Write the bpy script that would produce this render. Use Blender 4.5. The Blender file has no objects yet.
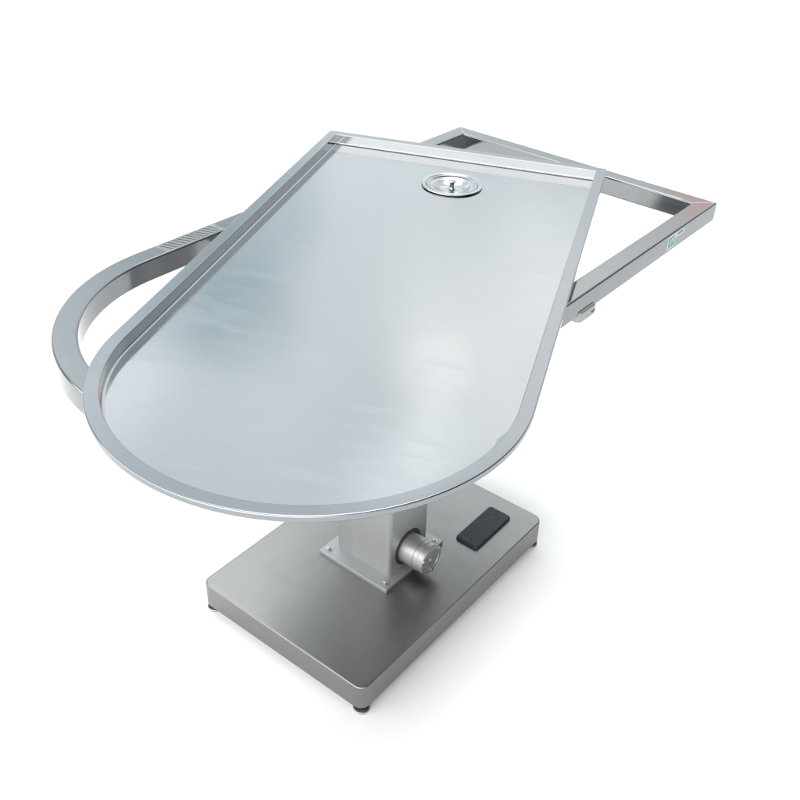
import bpy, bmesh, math, random
from math import sin, cos, pi, radians, sqrt
from mathutils import Vector, Matrix

random.seed(4)
S = bpy.context.scene
C = S.collection

# ------------------------------------------------------------------ materials
def new_mat(name):
    m = bpy.data.materials.new(name)
    m.use_nodes = True
    nt = m.node_tree
    return m, nt, nt.nodes['Principled BSDF']

def noise(nt, scale, vec_scale=(1, 1, 1), detail=4.0, rot=(0, 0, 0)):
    tc = nt.nodes.new('ShaderNodeTexCoord')
    mp = nt.nodes.new('ShaderNodeMapping')
    mp.inputs['Scale'].default_value = vec_scale
    mp.inputs['Rotation'].default_value = rot
    n = nt.nodes.new('ShaderNodeTexNoise')
    n.inputs['Scale'].default_value = scale
    n.inputs['Detail'].default_value = detail
    nt.links.new(tc.outputs['Object'], mp.inputs['Vector'])
    nt.links.new(mp.outputs['Vector'], n.inputs['Vector'])
    return n.outputs['Fac']

def maprange(nt, src, a, b, lo=0.0, hi=1.0, smooth=False):
    r = nt.nodes.new('ShaderNodeMapRange')
    if smooth:
        r.interpolation_type = 'SMOOTHSTEP'
    r.inputs['From Min'].default_value = lo
    r.inputs['From Max'].default_value = hi
    r.inputs['To Min'].default_value = a
    r.inputs['To Max'].default_value = b
    nt.links.new(src, r.inputs['Value'])
    return r.outputs['Result']

def steel(name, col, r0, r1, grain=(1, 60, 1), grain_rot=(0, 0, 0), bump=0.02, tint=0.06):
    """stainless steel: long fine grain, roughness that wanders, faint smears"""
    m, nt, p = new_mat(name)
    p.inputs['Metallic'].default_value = 1.0
    smear = noise(nt, 3.0, (1, 1, 1), 5)
    wipe = noise(nt, 9.0, (1, 3.5, 1), 8, (0, 0, .9))
    ad = nt.nodes.new('ShaderNodeMath'); ad.operation = 'ADD'
    nt.links.new(maprange(nt, smear, r0, r1, .3, .7), ad.inputs[0])
    nt.links.new(maprange(nt, wipe, 0, .05, .48, .66, True), ad.inputs[1])
    nt.links.new(ad.outputs[0], p.inputs['Roughness'])
    g = noise(nt, 14.0, grain, 6, grain_rot)
    mix = nt.nodes.new('ShaderNodeMix'); mix.data_type = 'RGBA'
    mix.inputs[6].default_value = tuple(c * (1 - tint) for c in col) + (1,)
    mix.inputs[7].default_value = tuple(min(1, c * (1 + tint)) for c in col) + (1,)
    nt.links.new(g, mix.inputs[0])
    nt.links.new(mix.outputs[2], p.inputs['Base Color'])
    b = nt.nodes.new('ShaderNodeBump')
    b.inputs['Strength'].default_value = bump
    b.inputs['Distance'].default_value = 0.002
    nt.links.new(g, b.inputs['Height'])
    nt.links.new(b.outputs['Normal'], p.inputs['Normal'])
    return m

M_TRAY = steel('satin_steel', (.36, .371, .382), .06, .15, (1.5, 40, 1), (0, 0, .4), .012, .035)
M_FRAME = steel('polished_steel', (.235, .241, .247), .07, .15, (60, 2, 60), (0, 0, 0), .012, .04)
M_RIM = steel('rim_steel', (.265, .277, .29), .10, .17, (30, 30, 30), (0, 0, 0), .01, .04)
M_BASE = steel('brushed_steel', (.24, .237, .233), .285, .37, (70, 1.2, 70), (0, 0, 0), .05, .12)
M_BOLT = steel('bolt_steel', (.42, .42, .43), .29, .4)
M_DRAIN = steel('bright_steel', (.40, .41, .42), .10, .18, (8, 8, 8), (0, 0, 0), .01, .03)

# tube top near the bend: fine slanted bump ripples in the polished face
def ripple_steel():
    m = M_FRAME.copy(); m.name = 'polished_steel_rippled'
    nt = m.node_tree; p = nt.nodes['Principled BSDF']
    old = p.inputs['Normal'].links[0].from_node
    tc = nt.nodes.new('ShaderNodeTexCoord')
    sep = nt.nodes.new('ShaderNodeSeparateXYZ')
    nt.links.new(tc.outputs['Object'], sep.inputs[0])
    def math_(op, a, b=None):
        n = nt.nodes.new('ShaderNodeMath'); n.operation = op
        for i, v in enumerate((a, b)):
            if v is None: continue
            if isinstance(v, (int, float)): n.inputs[i].default_value = v
            else: nt.links.new(v, n.inputs[i])
        return n.outputs[0]
    ph = math_('ADD', math_('MULTIPLY', sep.outputs['Y'], 2 * pi / RIP['pitch']),
               math_('MULTIPLY', sep.outputs['X'], RIP['slant']))
    w = math_('SINE', ph)
    m1 = maprange(nt, sep.outputs['Y'], 0, 1, RIP['y0'], RIP['y0'] + .02, True)
    m2 = maprange(nt, sep.outputs['Y'], 1, 0, RIP['y1'] - .02, RIP['y1'], True)
    m3 = math_('MULTIPLY', maprange(nt, sep.outputs['X'], 1, 0, -.3105, -.3085, True), maprange(nt, sep.outputs['X'], 0, 1, -.3390, -.3370, True))
    m4 = maprange(nt, sep.outputs['Z'], 0, 1, -.0012, -.0004, True)
    h = math_('MULTIPLY', math_('MULTIPLY', math_('MULTIPLY', w, m4), m1), math_('MULTIPLY', m2, m3))
    b = nt.nodes.new('ShaderNodeBump')
    b.inputs['Strength'].default_value = 1.0
    b.inputs['Distance'].default_value = RIP['amp']
    nt.links.new(h, b.inputs['Height'])
    nt.links.new(old.outputs['Normal'], b.inputs['Normal'])
    nt.links.new(b.outputs['Normal'], p.inputs['Normal'])
    return m

def plain(name, col, rough, metallic=0.0, spec=.5):
    m, nt, p = new_mat(name)
    p.inputs['Base Color'].default_value = tuple(col) + (1,)
    p.inputs['Metallic'].default_value = metallic
    p.inputs['Specular IOR Level'].default_value = spec
    n = noise(nt, 90.0, (1, 1, 1), 3)
    nt.links.new(maprange(nt, n, rough * .85, min(1, rough * 1.15), .3, .7), p.inputs['Roughness'])
    return m

def aluminium():
    m, nt, p = new_mat('anodised_aluminium')
    p.inputs['Base Color'].default_value = (.37, .385, .39, 1)
    p.inputs['Metallic'].default_value = .75
    n = noise(nt, 40.0, (60, 60, 1), 3)
    nt.links.new(maprange(nt, n, .38, .52, .3, .7), p.inputs['Roughness'])
    b = nt.nodes.new('ShaderNodeBump'); b.inputs['Strength'].default_value = .04; b.inputs['Distance'].default_value = .001
    nt.links.new(n, b.inputs['Height']); nt.links.new(b.outputs['Normal'], p.inputs['Normal'])
    return m

M_ALU = aluminium()
M_MOTOR = plain('grey_cast_metal', (.32, .33, .325), .38, .7)
M_DARK = plain('dark_hollow', (.02, .02, .022), .6)
M_RUBBER = plain('black_rubber', (.018, .022, .03), .55, 0, .35)
M_LABEL = plain('label_white', (.46, .50, .50), .4)
M_TEAL = plain('label_teal', (.07, .26, .28), .4)
M_INK = plain('label_ink', (.10, .10, .11), .5)

def floor_mat():
    m, nt, p = new_mat('white_satin_floor')
    p.inputs['Base Color'].default_value = (.80, .80, .795, 1)
    p.inputs['Specular IOR Level'].default_value = .15
    p.inputs['Metallic'].default_value = FLOOR['metal']
    n = noise(nt, 6.0, (1, 1, 1), 3)
    nt.links.new(maprange(nt, n, FLOOR['rough'] - .01, FLOOR['rough'] + .01), p.inputs['Roughness'])
    return m

# ------------------------------------------------------------------ fitted numbers (metres)
CAM = dict(pos=(1.0373, -1.2773, 1.6206), rx=1.0092, rz=.6247, ry=.0536, f=1016.67, px=434.59, py=351.89)
BW, BL, BZ, BH = .4404, .6292, .075, .0564
TR = dict(x=.1734, y=-.3732, rot=.4069, z=.7982, W=.65, L=1.0041)
FR = dict(x=-.02, y=-.2698, rot=.0054, z=.7703, W=.6873, L=1.0023, h=.043, w=.0399)
SX, SY = .0027, -.0214
RIP = dict(y0=.035, y1=.185, x1=-.28, pitch=.0108, slant=-220.0, amp=.0016)
LAMP = 850
FLOOR = dict(metal=0.0, rough=.6)

# ------------------------------------------------------------------ mesh helpers
def obj(name, bm, mats, parent=None, smooth=35):
    me = bpy.data.meshes.new(name)
    bmesh.ops.recalc_face_normals(bm, faces=bm.faces)
    bm.to_mesh(me); bm.free()
    if not isinstance(mats, (list, tuple)): mats = [mats]
    for m in mats: me.materials.append(m)
    for p in me.polygons: p.use_smooth = True
    me.set_sharp_from_angle(angle=radians(smooth))
    o = bpy.data.objects.new(name, me)
    C.objects.link(o)
    wn = o.modifiers.new('weighted_normal', 'WEIGHTED_NORMAL')
    wn.keep_sharp = True; wn.weight = 100
    if parent: o.parent = parent
    return o

def d_outline(W, L, n=72):
    """straight far end at y=L, half circle at the near end"""
    h = W / 2
    pts = [(-h * cos(pi * i / n), -h * sin(pi * i / n)) for i in range(n + 1)]
    k = 14
    right = [(h, L * j / k) for j in range(1, k + 1)]
    top = [(h - W * j / k, L) for j in range(1, k)]
    left = [(-h, L * j / k) for j in range(k, 0, -1)]
    return pts + right + top + left

def d_ring(bm, W, L, inset, z):
    return [bm.verts.new((x, y, z)) for x, y in d_outline(W - 2 * inset, L - inset)]

def bridge(bm, a, b, mi=0):
    n = len(a)
    for i in range(n):
        f = bm.faces.new((a[i], a[(i + 1) % n], b[(i + 1) % n], b[i])); f.material_index = mi

def rrect(w, l, r, n=8):
    out = []
    for cx, cy, a in ((1, 1, 0), (-1, 1, 90), (-1, -1, 180), (1, -1, 270)):
        for i in range(n + 1):
            t = radians(a + 90 * i / n)
            out.append((cx * (w / 2 - r) + r * cos(t), cy * (l / 2 - r) + r * sin(t)))
    return out

def loft(bm, rings, cap0=True, cap1=True, mi=0):
    rs = [[bm.verts.new(p) for p in ring] for ring in rings]
    for a, b in zip(rs, rs[1:]): bridge(bm, a, b, mi)
    if cap0: bm.faces.new(rs[0][::-1]).material_index = mi
    if cap1: bm.faces.new(rs[-1]).material_index = mi
    return rs

def slab(bm, w, l, r, z0, z1, e=.003, n=8, cx=0, cy=0, mi=0, seg=4):
    """rounded-corner block with a rolled top edge"""
    rings = [[(x + cx, y + cy, z0) for x, y in rrect(w, l, r, n)]]
    for i in range(seg + 1):
        t = pi / 2 * i / seg
        d = e * (1 - cos(t)); z = z1 - e + e * sin(t)
        rings.append([(x + cx, y + cy, z) for x, y in rrect(w - 2 * d, l - 2 * d, max(r - d, .0004), n)])
    if min(w, l) > .1:
        rings.append([(x + cx, y + cy, z1) for x, y in rrect(w - 2 * e - .006, l - 2 * e - .006, max(r - e - .003, .0004), n)])
    loft(bm, rings, mi=mi)

def lathe(bm, prof, axis='z', n=48, c=(0, 0, 0), mi=0, cap0=True, cap1=True):
    rings = []
    for r, h in prof:
        ring = []
        for i in range(n):
            t = 2 * pi * i / n
            a, b = r * cos(t), r * sin(t)
            p = {'z': (a, b, h), 'x': (h, a, b), 'y': (b, h, a)}[axis]
            ring.append((p[0] + c[0], p[1] + c[1], p[2] + c[2]))
        rings.append(ring)
    loft(bm, rings, cap0, cap1, mi)

def box(bm, x0, x1, y0, y1, z0, z1, mi=0, bev=0):
    v = [bm.verts.new((x, y, z)) for x in (x0, x1) for y in (y0, y1) for z in (z0, z1)]
    fs = []
    for q in ((0, 1, 3, 2), (4, 6, 7, 5), (0, 4, 5, 1), (2, 3, 7, 6), (0, 2, 6, 4), (1, 5, 7, 3)):
        f = bm.faces.new([v[i] for i in q]); f.material_index = mi; fs.append(f)
    if bev:
        es = list({e for f in fs for e in f.edges})
        bmesh.ops.bevel(bm, geom=es, offset=bev, segments=3, affect='EDGES', profile=.5)

def tilt(o, x, y, z, rot):
    n = Vector((-SX, -SY, 1)).normalized()
    q = Vector((0, 0, 1)).rotation_difference(n)
    return Matrix.Translation((x, y, z)) @ q.to_matrix().to_4x4() @ Matrix.Rotation(rot, 4, 'Z')

# ------------------------------------------------------------------ the table
table = bpy.data.objects.new('examination_table', None)
C.objects.link(table)
table['label'] = 'stainless steel veterinary examination table with round-ended tray on a pedestal column and low rectangular base'
table['category'] = 'examination table'

# base: folded sheet-steel box
bm = bmesh.new()
slab(bm, BW, BL, .021, BZ - BH, BZ, .0035, 10)
base = obj('base', bm, M_BASE, table, 30)
# levelling feet
for i, (sx, sy) in enumerate(((-1, -1), (1, -1), (1, 1), (-1, 1))):
    bm = bmesh.new()
    lathe(bm, [(.0150, 0), (.0165, .0012), (.0165, .0040), (.0150, .0052)], n=32)
    lathe(bm, [(.0155, .0048), (.0145, .0090), (.0070, .0110), (.0055, .0116), (.0055, .0186)], n=28, mi=1)
    lathe(bm, [(.0095, .0130), (.0095, .0184)], n=6)
    f = obj('levelling_foot', bm, [M_BOLT, M_DARK], base)
    f.location = (sx * (BW / 2 - .017), sy * (BL / 2 - .017), 0)

# column: aluminium lift extrusion with grooves on its faces
KX, KY, KW, KL = .0011, .0034, .1457, .131
def column_outline(w, l, r):
    pts = rrect(w, l, r, 6)
    out = []
    n = len(pts)
    for i in range(n):
        a, b = Vector(pts[i]), Vector(pts[(i + 1) % n])
        out.append(tuple(a))
        d = b - a
        if d.length < .05: continue
        nrm = Vector((d.y, -d.x)).normalized()
        for s in GROOVES:
            for off, dep in ((-.0022, 0), (-.0012, .0009), (.0012, .0009), (.0022, 0)):
                if abs(nrm.y) > .5:
                    out.append(tuple(a + d.normalized() * (s * d.length + off) - nrm * dep))
    return out
GROOVES = (.06, .115, .17, .225, .28)
bm = bmesh.new()
o2 = column_outline(KW, KL, .010)
loft(bm, [[(x + KX, y + KY, z) for x, y in o2] for z in (BZ + .008, .47)])
# inner telescoping stage
o3 = rrect(KW - .024, KL - .024, .007, 6)
loft(bm, [[(x + KX, y + KY, z) for x, y in o3] for z in (.465, .705)])
column = obj('column', bm, M_ALU, table, 25)

bm = bmesh.new()
slab(bm, .1872, .1960, .003, BZ, BZ + .008, .001, 3, .0008, .0028)
plate = obj('mounting_plate', bm, M_ALU, column)
for sx, sy in ((-1, -1), (1, -1), (1, 1), (-1, 1)):
    bm = bmesh.new()
    x, y = .0008 + sx * (.0936 - .0145), .0028 + sy * (.0980 - .0155)
    lathe(bm, [(.0082, BZ + .008), (.0082, BZ + .0095), (.0058, BZ + .0096)], n=20, c=(x, y, 0))
    lathe(bm, [(.0052, BZ + .0095), (.0052, BZ + .0135), (.0045, BZ + .0142)], n=6, c=(x, y, 0))
    obj('bolt', bm, M_BOLT, column)

# motor poking out of the column's right face
MX, MY, MZ = KX + KW / 2, 0.0, .126
bm = bmesh.new()
lathe(bm, [(.0425, .0006), (.0425, .0010), (.0355, .0011)], 'x', 48, (MX, MY, MZ), 1)
lathe(bm, [(.0335, .0012), (.0335, .036), (.0325, .0365), (.0325, .039), (.0350, .0395), (.0350, .047),
           (.0338, .0485), (.0338, .056), (.0345, .0565), (.0345, .060), (.0325, .0625), (.026, .063), (.0255, .0618), (.006, .0618), (.0055, .0645), (.003, .065)],
      'x', 48, (MX, MY, MZ), 0)
motor = obj('motor', bm, [M_MOTOR, M_DARK], table, 30)
for k in range(3):
    t = radians(35 + 120 * k)
    bm = bmesh.new()
    lathe(bm, [(.004, .062), (.004, .0655), (.003, .066)], 'x', 12, (MX, MY + .0285 * cos(t), MZ + .0285 * sin(t)))
    obj('screw', bm, M_BOLT, motor)

# foot pedal
bm = bmesh.new()
px, py, pw, pl = .1352, .1975, .0585, .1345
rings = []
N = 6
for d, z in ((-.0006, 0), (0, .0010), (0, .0035), (.0012, .0052), (.0035, .0060)):
    rings.append([(px + x, py + y, BZ + z + (.0022 * (y / (pl / 2)) ** 2 if z > .003 else 0)) for x, y in rrect(pw - 2 * d, pl - 2 * d, .007, N)])
rs = loft(bm, rings, True, False)
# dished top with tread grooves, as strips across the pedal
top = rs[-1]
cen = bm.verts.new((px, py, BZ + .0058))
for i in range(len(top)): bm.faces.new((top[i], top[(i + 1) % len(top)], cen))
pedal = obj('foot_pedal', bm, M_RUBBER, table, 40)
# support frame: square tube bent to a D
MF = tilt(None, FR['x'], FR['y'], FR['z'], FR['rot'])
W, L, h, w = FR['W'], FR['L'], FR['h'], FR['w']
def tube_profile(w, h, e=.0042, n=4):
    pts = []
    for cx, cz, a in ((e, -e, 180), (w - e, -e, 90), (w - e, -h + e, 0), (e, -h + e, -90)):
        for i in range(n + 1):
            t = radians(a - 90 * i / n)
            pts.append((cx + e * cos(t), cz + e * sin(t)))
    return pts
bm = bmesh.new()
rings = [d_ring(bm, W, L, i, z) for i, z in tube_profile(w, h)]
for a, b in zip(rings, rings[1:] + rings[:1]): bridge(bm, a, b)
frame = obj('support_frame', bm, [ripple_steel()], table, 40)
frame.matrix_local = MF
# mitre weld beads at the far corners
for s in (-1, 1):
    bm = bmesh.new()
    ln = w * sqrt(2) - .006

    m = 26
    va = []
    for i in range(m + 1):
        u = -ln / 2 + ln * i / m
        hh = .00055 * (1 + .35 * sin(i * 2.1)) * min(1, min(i, m - i) / 2)
        wd = .0013 * (1 + .25 * sin(i * 1.7))
        va.append([bm.verts.new((u, -wd, -.0001)), bm.verts.new((u, 0, hh)), bm.verts.new((u, wd, -.0001))])
    for a, b in zip(va, va[1:]):
        bm.faces.new((a[0], b[0], b[1], a[1])); bm.faces.new((a[1], b[1], b[2], a[2]))
    wb = obj('weld_bead', bm, M_BOLT, frame, 60)
    wb.location = (s * (W / 2 - w / 2), L - w / 2, 0)
    wb.rotation_euler = (0, 0, s * pi / 4)
# cross beams that carry the frame on the column
for y in (.20, .34):
    bm = bmesh.new()
    box(bm, -W / 2 + w - .001, W / 2 - w + .001, y - .02, y + .02, -h + .0015, -.0025, 0, .002)
    obj('cross_beam', bm, M_FRAME, frame)
bm = bmesh.new()
slab(bm, .20, .22, .006, -h - .009, -h + .001, .001, 4, .02, .27)
obj('head_plate', bm, M_BOLT, frame)
# clamp under the right-hand tube
bm = bmesh.new()
xo = W / 2
slab(bm, .050, .062, .009, -h - .011, -h + .010, .005, 6, xo - .0205, .445)
box(bm, xo + .0030, xo + .0049, .454, .470, -h - .006, -h - .001, 1, .0006)
obj('clamp', bm, [M_MOTOR, M_DARK], frame)
# small sticker on the tube
bm = bmesh.new()
y0, y1 = .766, .842
zt, zb = -.0045, -.0340
box(bm, xo - .0003, xo + .0005, y0, y0 + .034, zb, zt, 0)
box(bm, xo - .0003, xo + .0005, y0 + .0342, y1, zt - .012, zt - .001, 0)
box(bm, xo + .0003, xo + .0008, y0 + .005, y0 + .030, zb + .004, zt - .004, 1)
box(bm, xo + .0006, xo + .0011, y0 + .011, y0 + .015, zb + .009, zt - .010, 0)
box(bm, xo + .0006, xo + .0011, y0 + .017, y0 + .024, zb + .016, zt - .007, 0)
for a, b, c, d in ((.043, .055, -.0125, -.009), (.057, .068, -.0125, -.0085)):
    box(bm, xo + .0003, xo + .0008, y0 + a, y0 + b, c, d, 2)
obj('sticker', bm, [M_LABEL, M_TEAL, M_INK], frame)

# tray
MT = tilt(None, TR['x'], TR['y'], TR['z'], TR['rot'])
W, L = TR['W'], TR['L']
RIM = .0224
bm = bmesh.new()
prof = [(.004, -.010), (.0022, -.0105), (.0006, -.0095), (0, -.0085), (0, -.0022)]
for i in range(1, 5):
    t = pi / 2 * i / 4
    prof.append((.0022 * (1 - cos(t)), -.0022 + .0022 * sin(t)))
prof.append((RIM - .0018, 0))
for i in range(1, 5):
    t = pi / 2 * i / 4
    prof.append((RIM - .0018 + .0018 * sin(t), -.0018 * (1 - cos(t))))
WD = .0002
prof.append((RIM + WD, -.0190))
for i in range(1, 5):
    t = pi / 2 * i / 4
    prof.append((RIM + WD + .0035 * (1 - cos(t)), -.0190 - .0035 * sin(t)))
rings = [d_ring(bm, W, L, i, z) for i, z in prof]
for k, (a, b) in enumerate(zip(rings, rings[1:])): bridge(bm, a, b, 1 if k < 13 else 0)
FZ = -.0225
inv = MT.inverted()
dc = inv @ Vector((-.1464, .3955, .7722))
def cap_with_hole(ring, r, z):
    """flat sheet filling the ring, with a round opening for the drain"""
    n = 48
    hole = [bm.verts.new((dc.x + r * cos(2 * pi * i / n), dc.y + r * sin(2 * pi * i / n), z)) for i in range(n)]
    eds = [bm.edges.get((a, b)) or bm.edges.new((a, b)) for a, b in zip(ring, ring[1:] + ring[:1])]
    eds += [bm.edges.new((a, b)) for a, b in zip(hole, hole[1:] + hole[:1])]
    bmesh.ops.triangle_fill(bm, use_beauty=True, use_dissolve=False, edges=eds)
last = d_ring(bm, W, L, RIM + WD + .006, FZ)
bridge(bm, rings[-1], last)
cap_with_hole(last, .0560, FZ)
# underside
und = [(.004, -.010), (.0042, -.0016), (RIM - .0026, -.0014), (RIM + WD - .0012, -.0205), (RIM + WD + .002, -.0242)]
r2 = [rings[0]] + [d_ring(bm, W, L, i, z) for i, z in und[1:]]
for a, b in zip(r2, r2[1:]): bridge(bm, a, b)
cap_with_hole(r2[-1], .0560, -.0242)
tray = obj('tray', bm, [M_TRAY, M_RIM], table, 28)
tray.matrix_local = MT
# ground-down weld tab where the rim's straight side meets the bend
bm = bmesh.new()
hw = W / 2 - RIM
ts = [.14 + .26 * k / 24 for k in range(25)]
tab = [((hw + .003) * cos(-a), (hw + .003) * sin(-a)) for a in ts]
for a in reversed(ts):
    d = .0046 * math.exp(-((a - .27) / .045) ** 2) - .0004
    tab.append(((hw - d) * cos(-a), (hw - d) * sin(-a)))
loft(bm, [[(x, y, -.0035) for x, y in tab], [(x, y, -.0006) for x, y in tab]])
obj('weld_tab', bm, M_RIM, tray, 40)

# drain with strainer lid
drain_m = MT @ Matrix.Translation((dc.x, dc.y, FZ))
bm = bmesh.new()
lathe(bm, [(.0545, -.0140), (.0600, -.0006), (.0640, .0008), (.0656, .0014), (.0660, .0026), (.0654, .0036), (.0625, .0042), (.0585, .0038), (.0560, .0024),
           (.0545, -.0010), (.0520, -.0080), (.0480, -.0150), (.0300, -.0200), (.0260, -.0360), (.0230, -.0360), (.0230, -.0200)], 'z', 72, cap0=False, cap1=False)
drain = obj('drain', bm, M_DRAIN, table, 40)
drain.matrix_local = drain_m
bm = bmesh.new()
lathe(bm, [(.0552, .0012), (.0548, .0028), (.0535, .0033), (.0510, .0026), (.0485, -.0004), (.0460, -.0016), (.0425, -.0012), (.0405, -.0018), (.0370, -.0040), (.0310, -.0078), (.0220, -.0100), (.0120, -.0104), (.006, -.0100)], 'z', 72, cap0=False)
obj('strainer', bm, M_DRAIN, drain, 50)
bm = bmesh.new()
lathe(bm, [(.0100, -.0106), (.0062, -.0080), (.0045, -.0030), (.0050, .0030), (.0078, .0078), (.0086, .0094), (.0078, .0108), (.004, .0112)], 'z', 32)
obj('knob', bm, M_DRAIN, drain, 40)

# ------------------------------------------------------------------ the surface it stands on
bm = bmesh.new()
lathe(bm, [(.001, 0), (1, 0), (4, 0), (15, 0), (60, 0)], 'z', 64, cap1=False)
fl = obj('floor', bm, floor_mat())
fl['kind'] = 'structure'

# ------------------------------------------------------------------ world: soft open-air light, brighter behind the table
wd = bpy.data.worlds.new('World'); S.world = wd
wd.use_nodes = True
nt = wd.node_tree
bg = nt.nodes['Background']
tc = nt.nodes.new('ShaderNodeTexCoord')
nrm = nt.nodes.new('ShaderNodeVectorMath'); nrm.operation = 'NORMALIZE'
nt.links.new(tc.outputs['Generated'], nrm.inputs[0])
def lobe(d, lo, hi):
    v = nt.nodes.new('ShaderNodeVectorMath'); v.operation = 'DOT_PRODUCT'
    nt.links.new(nrm.outputs[0], v.inputs[0]); v.inputs[1].default_value = Vector(d).normalized()
    return maprange(nt, v.outputs['Value'], 0, 1, lo, hi, True)
acc = None
def add(fac, col):
    """lay a patch of sky over what is there: brighter parts are added, darker parts taken away"""
    global acc
    for sign, mode in ((1, 'ADD'), (-1, 'SUBTRACT')):
        part = [max(0, sign * c) for c in col]
        if not any(part): continue
        m = nt.nodes.new('ShaderNodeMix'); m.data_type = 'RGBA'; m.blend_type = mode
        if acc is None: m.inputs[6].default_value = (0, 0, 0, 1)
        else: nt.links.new(acc, m.inputs[6])
        if isinstance(fac, (int, float)): m.inputs[0].default_value = fac
        else: nt.links.new(fac, m.inputs[0])
        m.inputs[7].default_value = tuple(part) + (1,)
        m.clamp_result = False; m.clamp_factor = False
        acc = m.outputs[2]
WORLD = [
    (None, (.12, .122, .128)),
    (((-.57, .62, .53), .35, .85), (1.24, 1.35, 1.39)),
    (((-.22, .26, .94), .905, .985), (5.6, 5.7, 5.85)),                  # zenith
    (((.45, -.80, .40), .45, .92), (1.3, 1.28, 1.26)),           # sky on the camera's side
]
for l, c in WORLD:
    add(1.0 if l is None else lobe(*l), c)
BLOBS = [   # direction, outer and inner angle (degrees), colour added: made-up bright and dark patches for the steel to reflect
    ((-.645, .597, .477), 3.7, .6, (-.36, -.29, -.27)),
    ((-.675, .566, .470), 3.0, .6, (-.22, -.18, -.17)),
    ((-.750, .565, .342), 10.6, 8.8, (-.26, -.20, -.18)),
    ((-.484, .631, .606), 3.2, .5, (.50, .50, .49)),
    ((-.465, .675, .573), 3.0, .5, (.55, .55, .54)),
    ((-.497, .701, .511), 3.2, .5, (.40, .36, .34)),
    ((-.455, .693, .559), 2.2, .5, (-.26, -.24, -.20)),
    ((-.419, .759, .498), 11.0, 1.0, (.46, .40, .34)),
    ((-.581, .551, .599), 10.0, 1.0, (.12, .115, .105)),
    ((-.765, .425, .484), 9.5, 4.0, (.55, .56, .58)),
    ((-.315, .894, .318), 3.8, 1.6, (.18, -.36, -.44)),
    ((-.370, .915, .100), 9.0, 5.0, (.10, -.60, -.75)),
]
wn_ = nt.nodes.new('ShaderNodeTexNoise'); wn_.inputs['Scale'].default_value = 7.0; wn_.inputs['Detail'].default_value = 4
nt.links.new(nrm.outputs[0], wn_.inputs['Vector'])
sub = nt.nodes.new('ShaderNodeVectorMath'); sub.operation = 'SUBTRACT'; sub.inputs[1].default_value = (.5, .5, .5)
nt.links.new(wn_.outputs['Color'], sub.inputs[0])
scl = nt.nodes.new('ShaderNodeVectorMath'); scl.operation = 'SCALE'; scl.inputs['Scale'].default_value = .055
nt.links.new(sub.outputs[0], scl.inputs[0])
wadd = nt.nodes.new('ShaderNodeVectorMath'); wadd.operation = 'ADD'
nt.links.new(nrm.outputs[0], wadd.inputs[0]); nt.links.new(scl.outputs[0], wadd.inputs[1])
nrm = nt.nodes.new('ShaderNodeVectorMath'); nrm.operation = 'NORMALIZE'     # noise-warped edges from here on
nt.links.new(wadd.outputs[0], nrm.inputs[0])
cl = nt.nodes.new('ShaderNodeTexNoise'); cl.inputs['Scale'].default_value = 5.0; cl.inputs['Detail'].default_value = 5
nt.links.new(nrm.outputs[0], cl.inputs['Vector'])
add(maprange(nt, cl.outputs['Fac'], -1, 1, .38, .62), (.14, .13, .12))
BLOBS = [(d, cos(radians(a)), cos(radians(b)), c) for d, a, b, c in BLOBS]
for d, lo, hi, c in BLOBS: add(lobe(d, lo, hi), c)
nt.links.new(acc, bg.inputs['Color'])
bg.inputs['Strength'].default_value = 1.0

# large fill lamp added on the camera's side, lifting shadow on floor and table front
la = bpy.data.lights.new('fill_lamp', 'AREA'); la.shape = 'RECTANGLE'; la.size = 16.0; la.size_y = 5.0; la.energy = LAMP; la.color = (1, .985, .96)
lo = bpy.data.objects.new('fill_lamp', la); C.objects.link(lo)
lo.location = (-.5, -5.3, 3.0)
lo.rotation_euler = (Vector((.25, -.45, 0)) - lo.location).to_track_quat('-Z', 'Y').to_euler()
# ------------------------------------------------------------------ camera
cam = bpy.data.cameras.new('camera')
co = bpy.data.objects.new('camera', cam); C.objects.link(co)
R = Matrix.Rotation(CAM['rz'], 4, 'Z') @ Matrix.Rotation(CAM['rx'], 4, 'X') @ Matrix.Rotation(CAM['ry'], 4, 'Z')
co.matrix_world = Matrix.Translation(CAM['pos']) @ R
cam.sensor_width = 36
cam.lens = CAM['f'] / 800 * 36
cam.shift_x = (400 - CAM['px']) / 800
cam.shift_y = (CAM['py'] - 400) / 800
cam.clip_end = 300
S.camera = co
S.view_settings.view_transform = 'Standard'
S.view_settings.look = 'None'
S.view_settings.exposure = 0
S.view_settings.gamma = 1
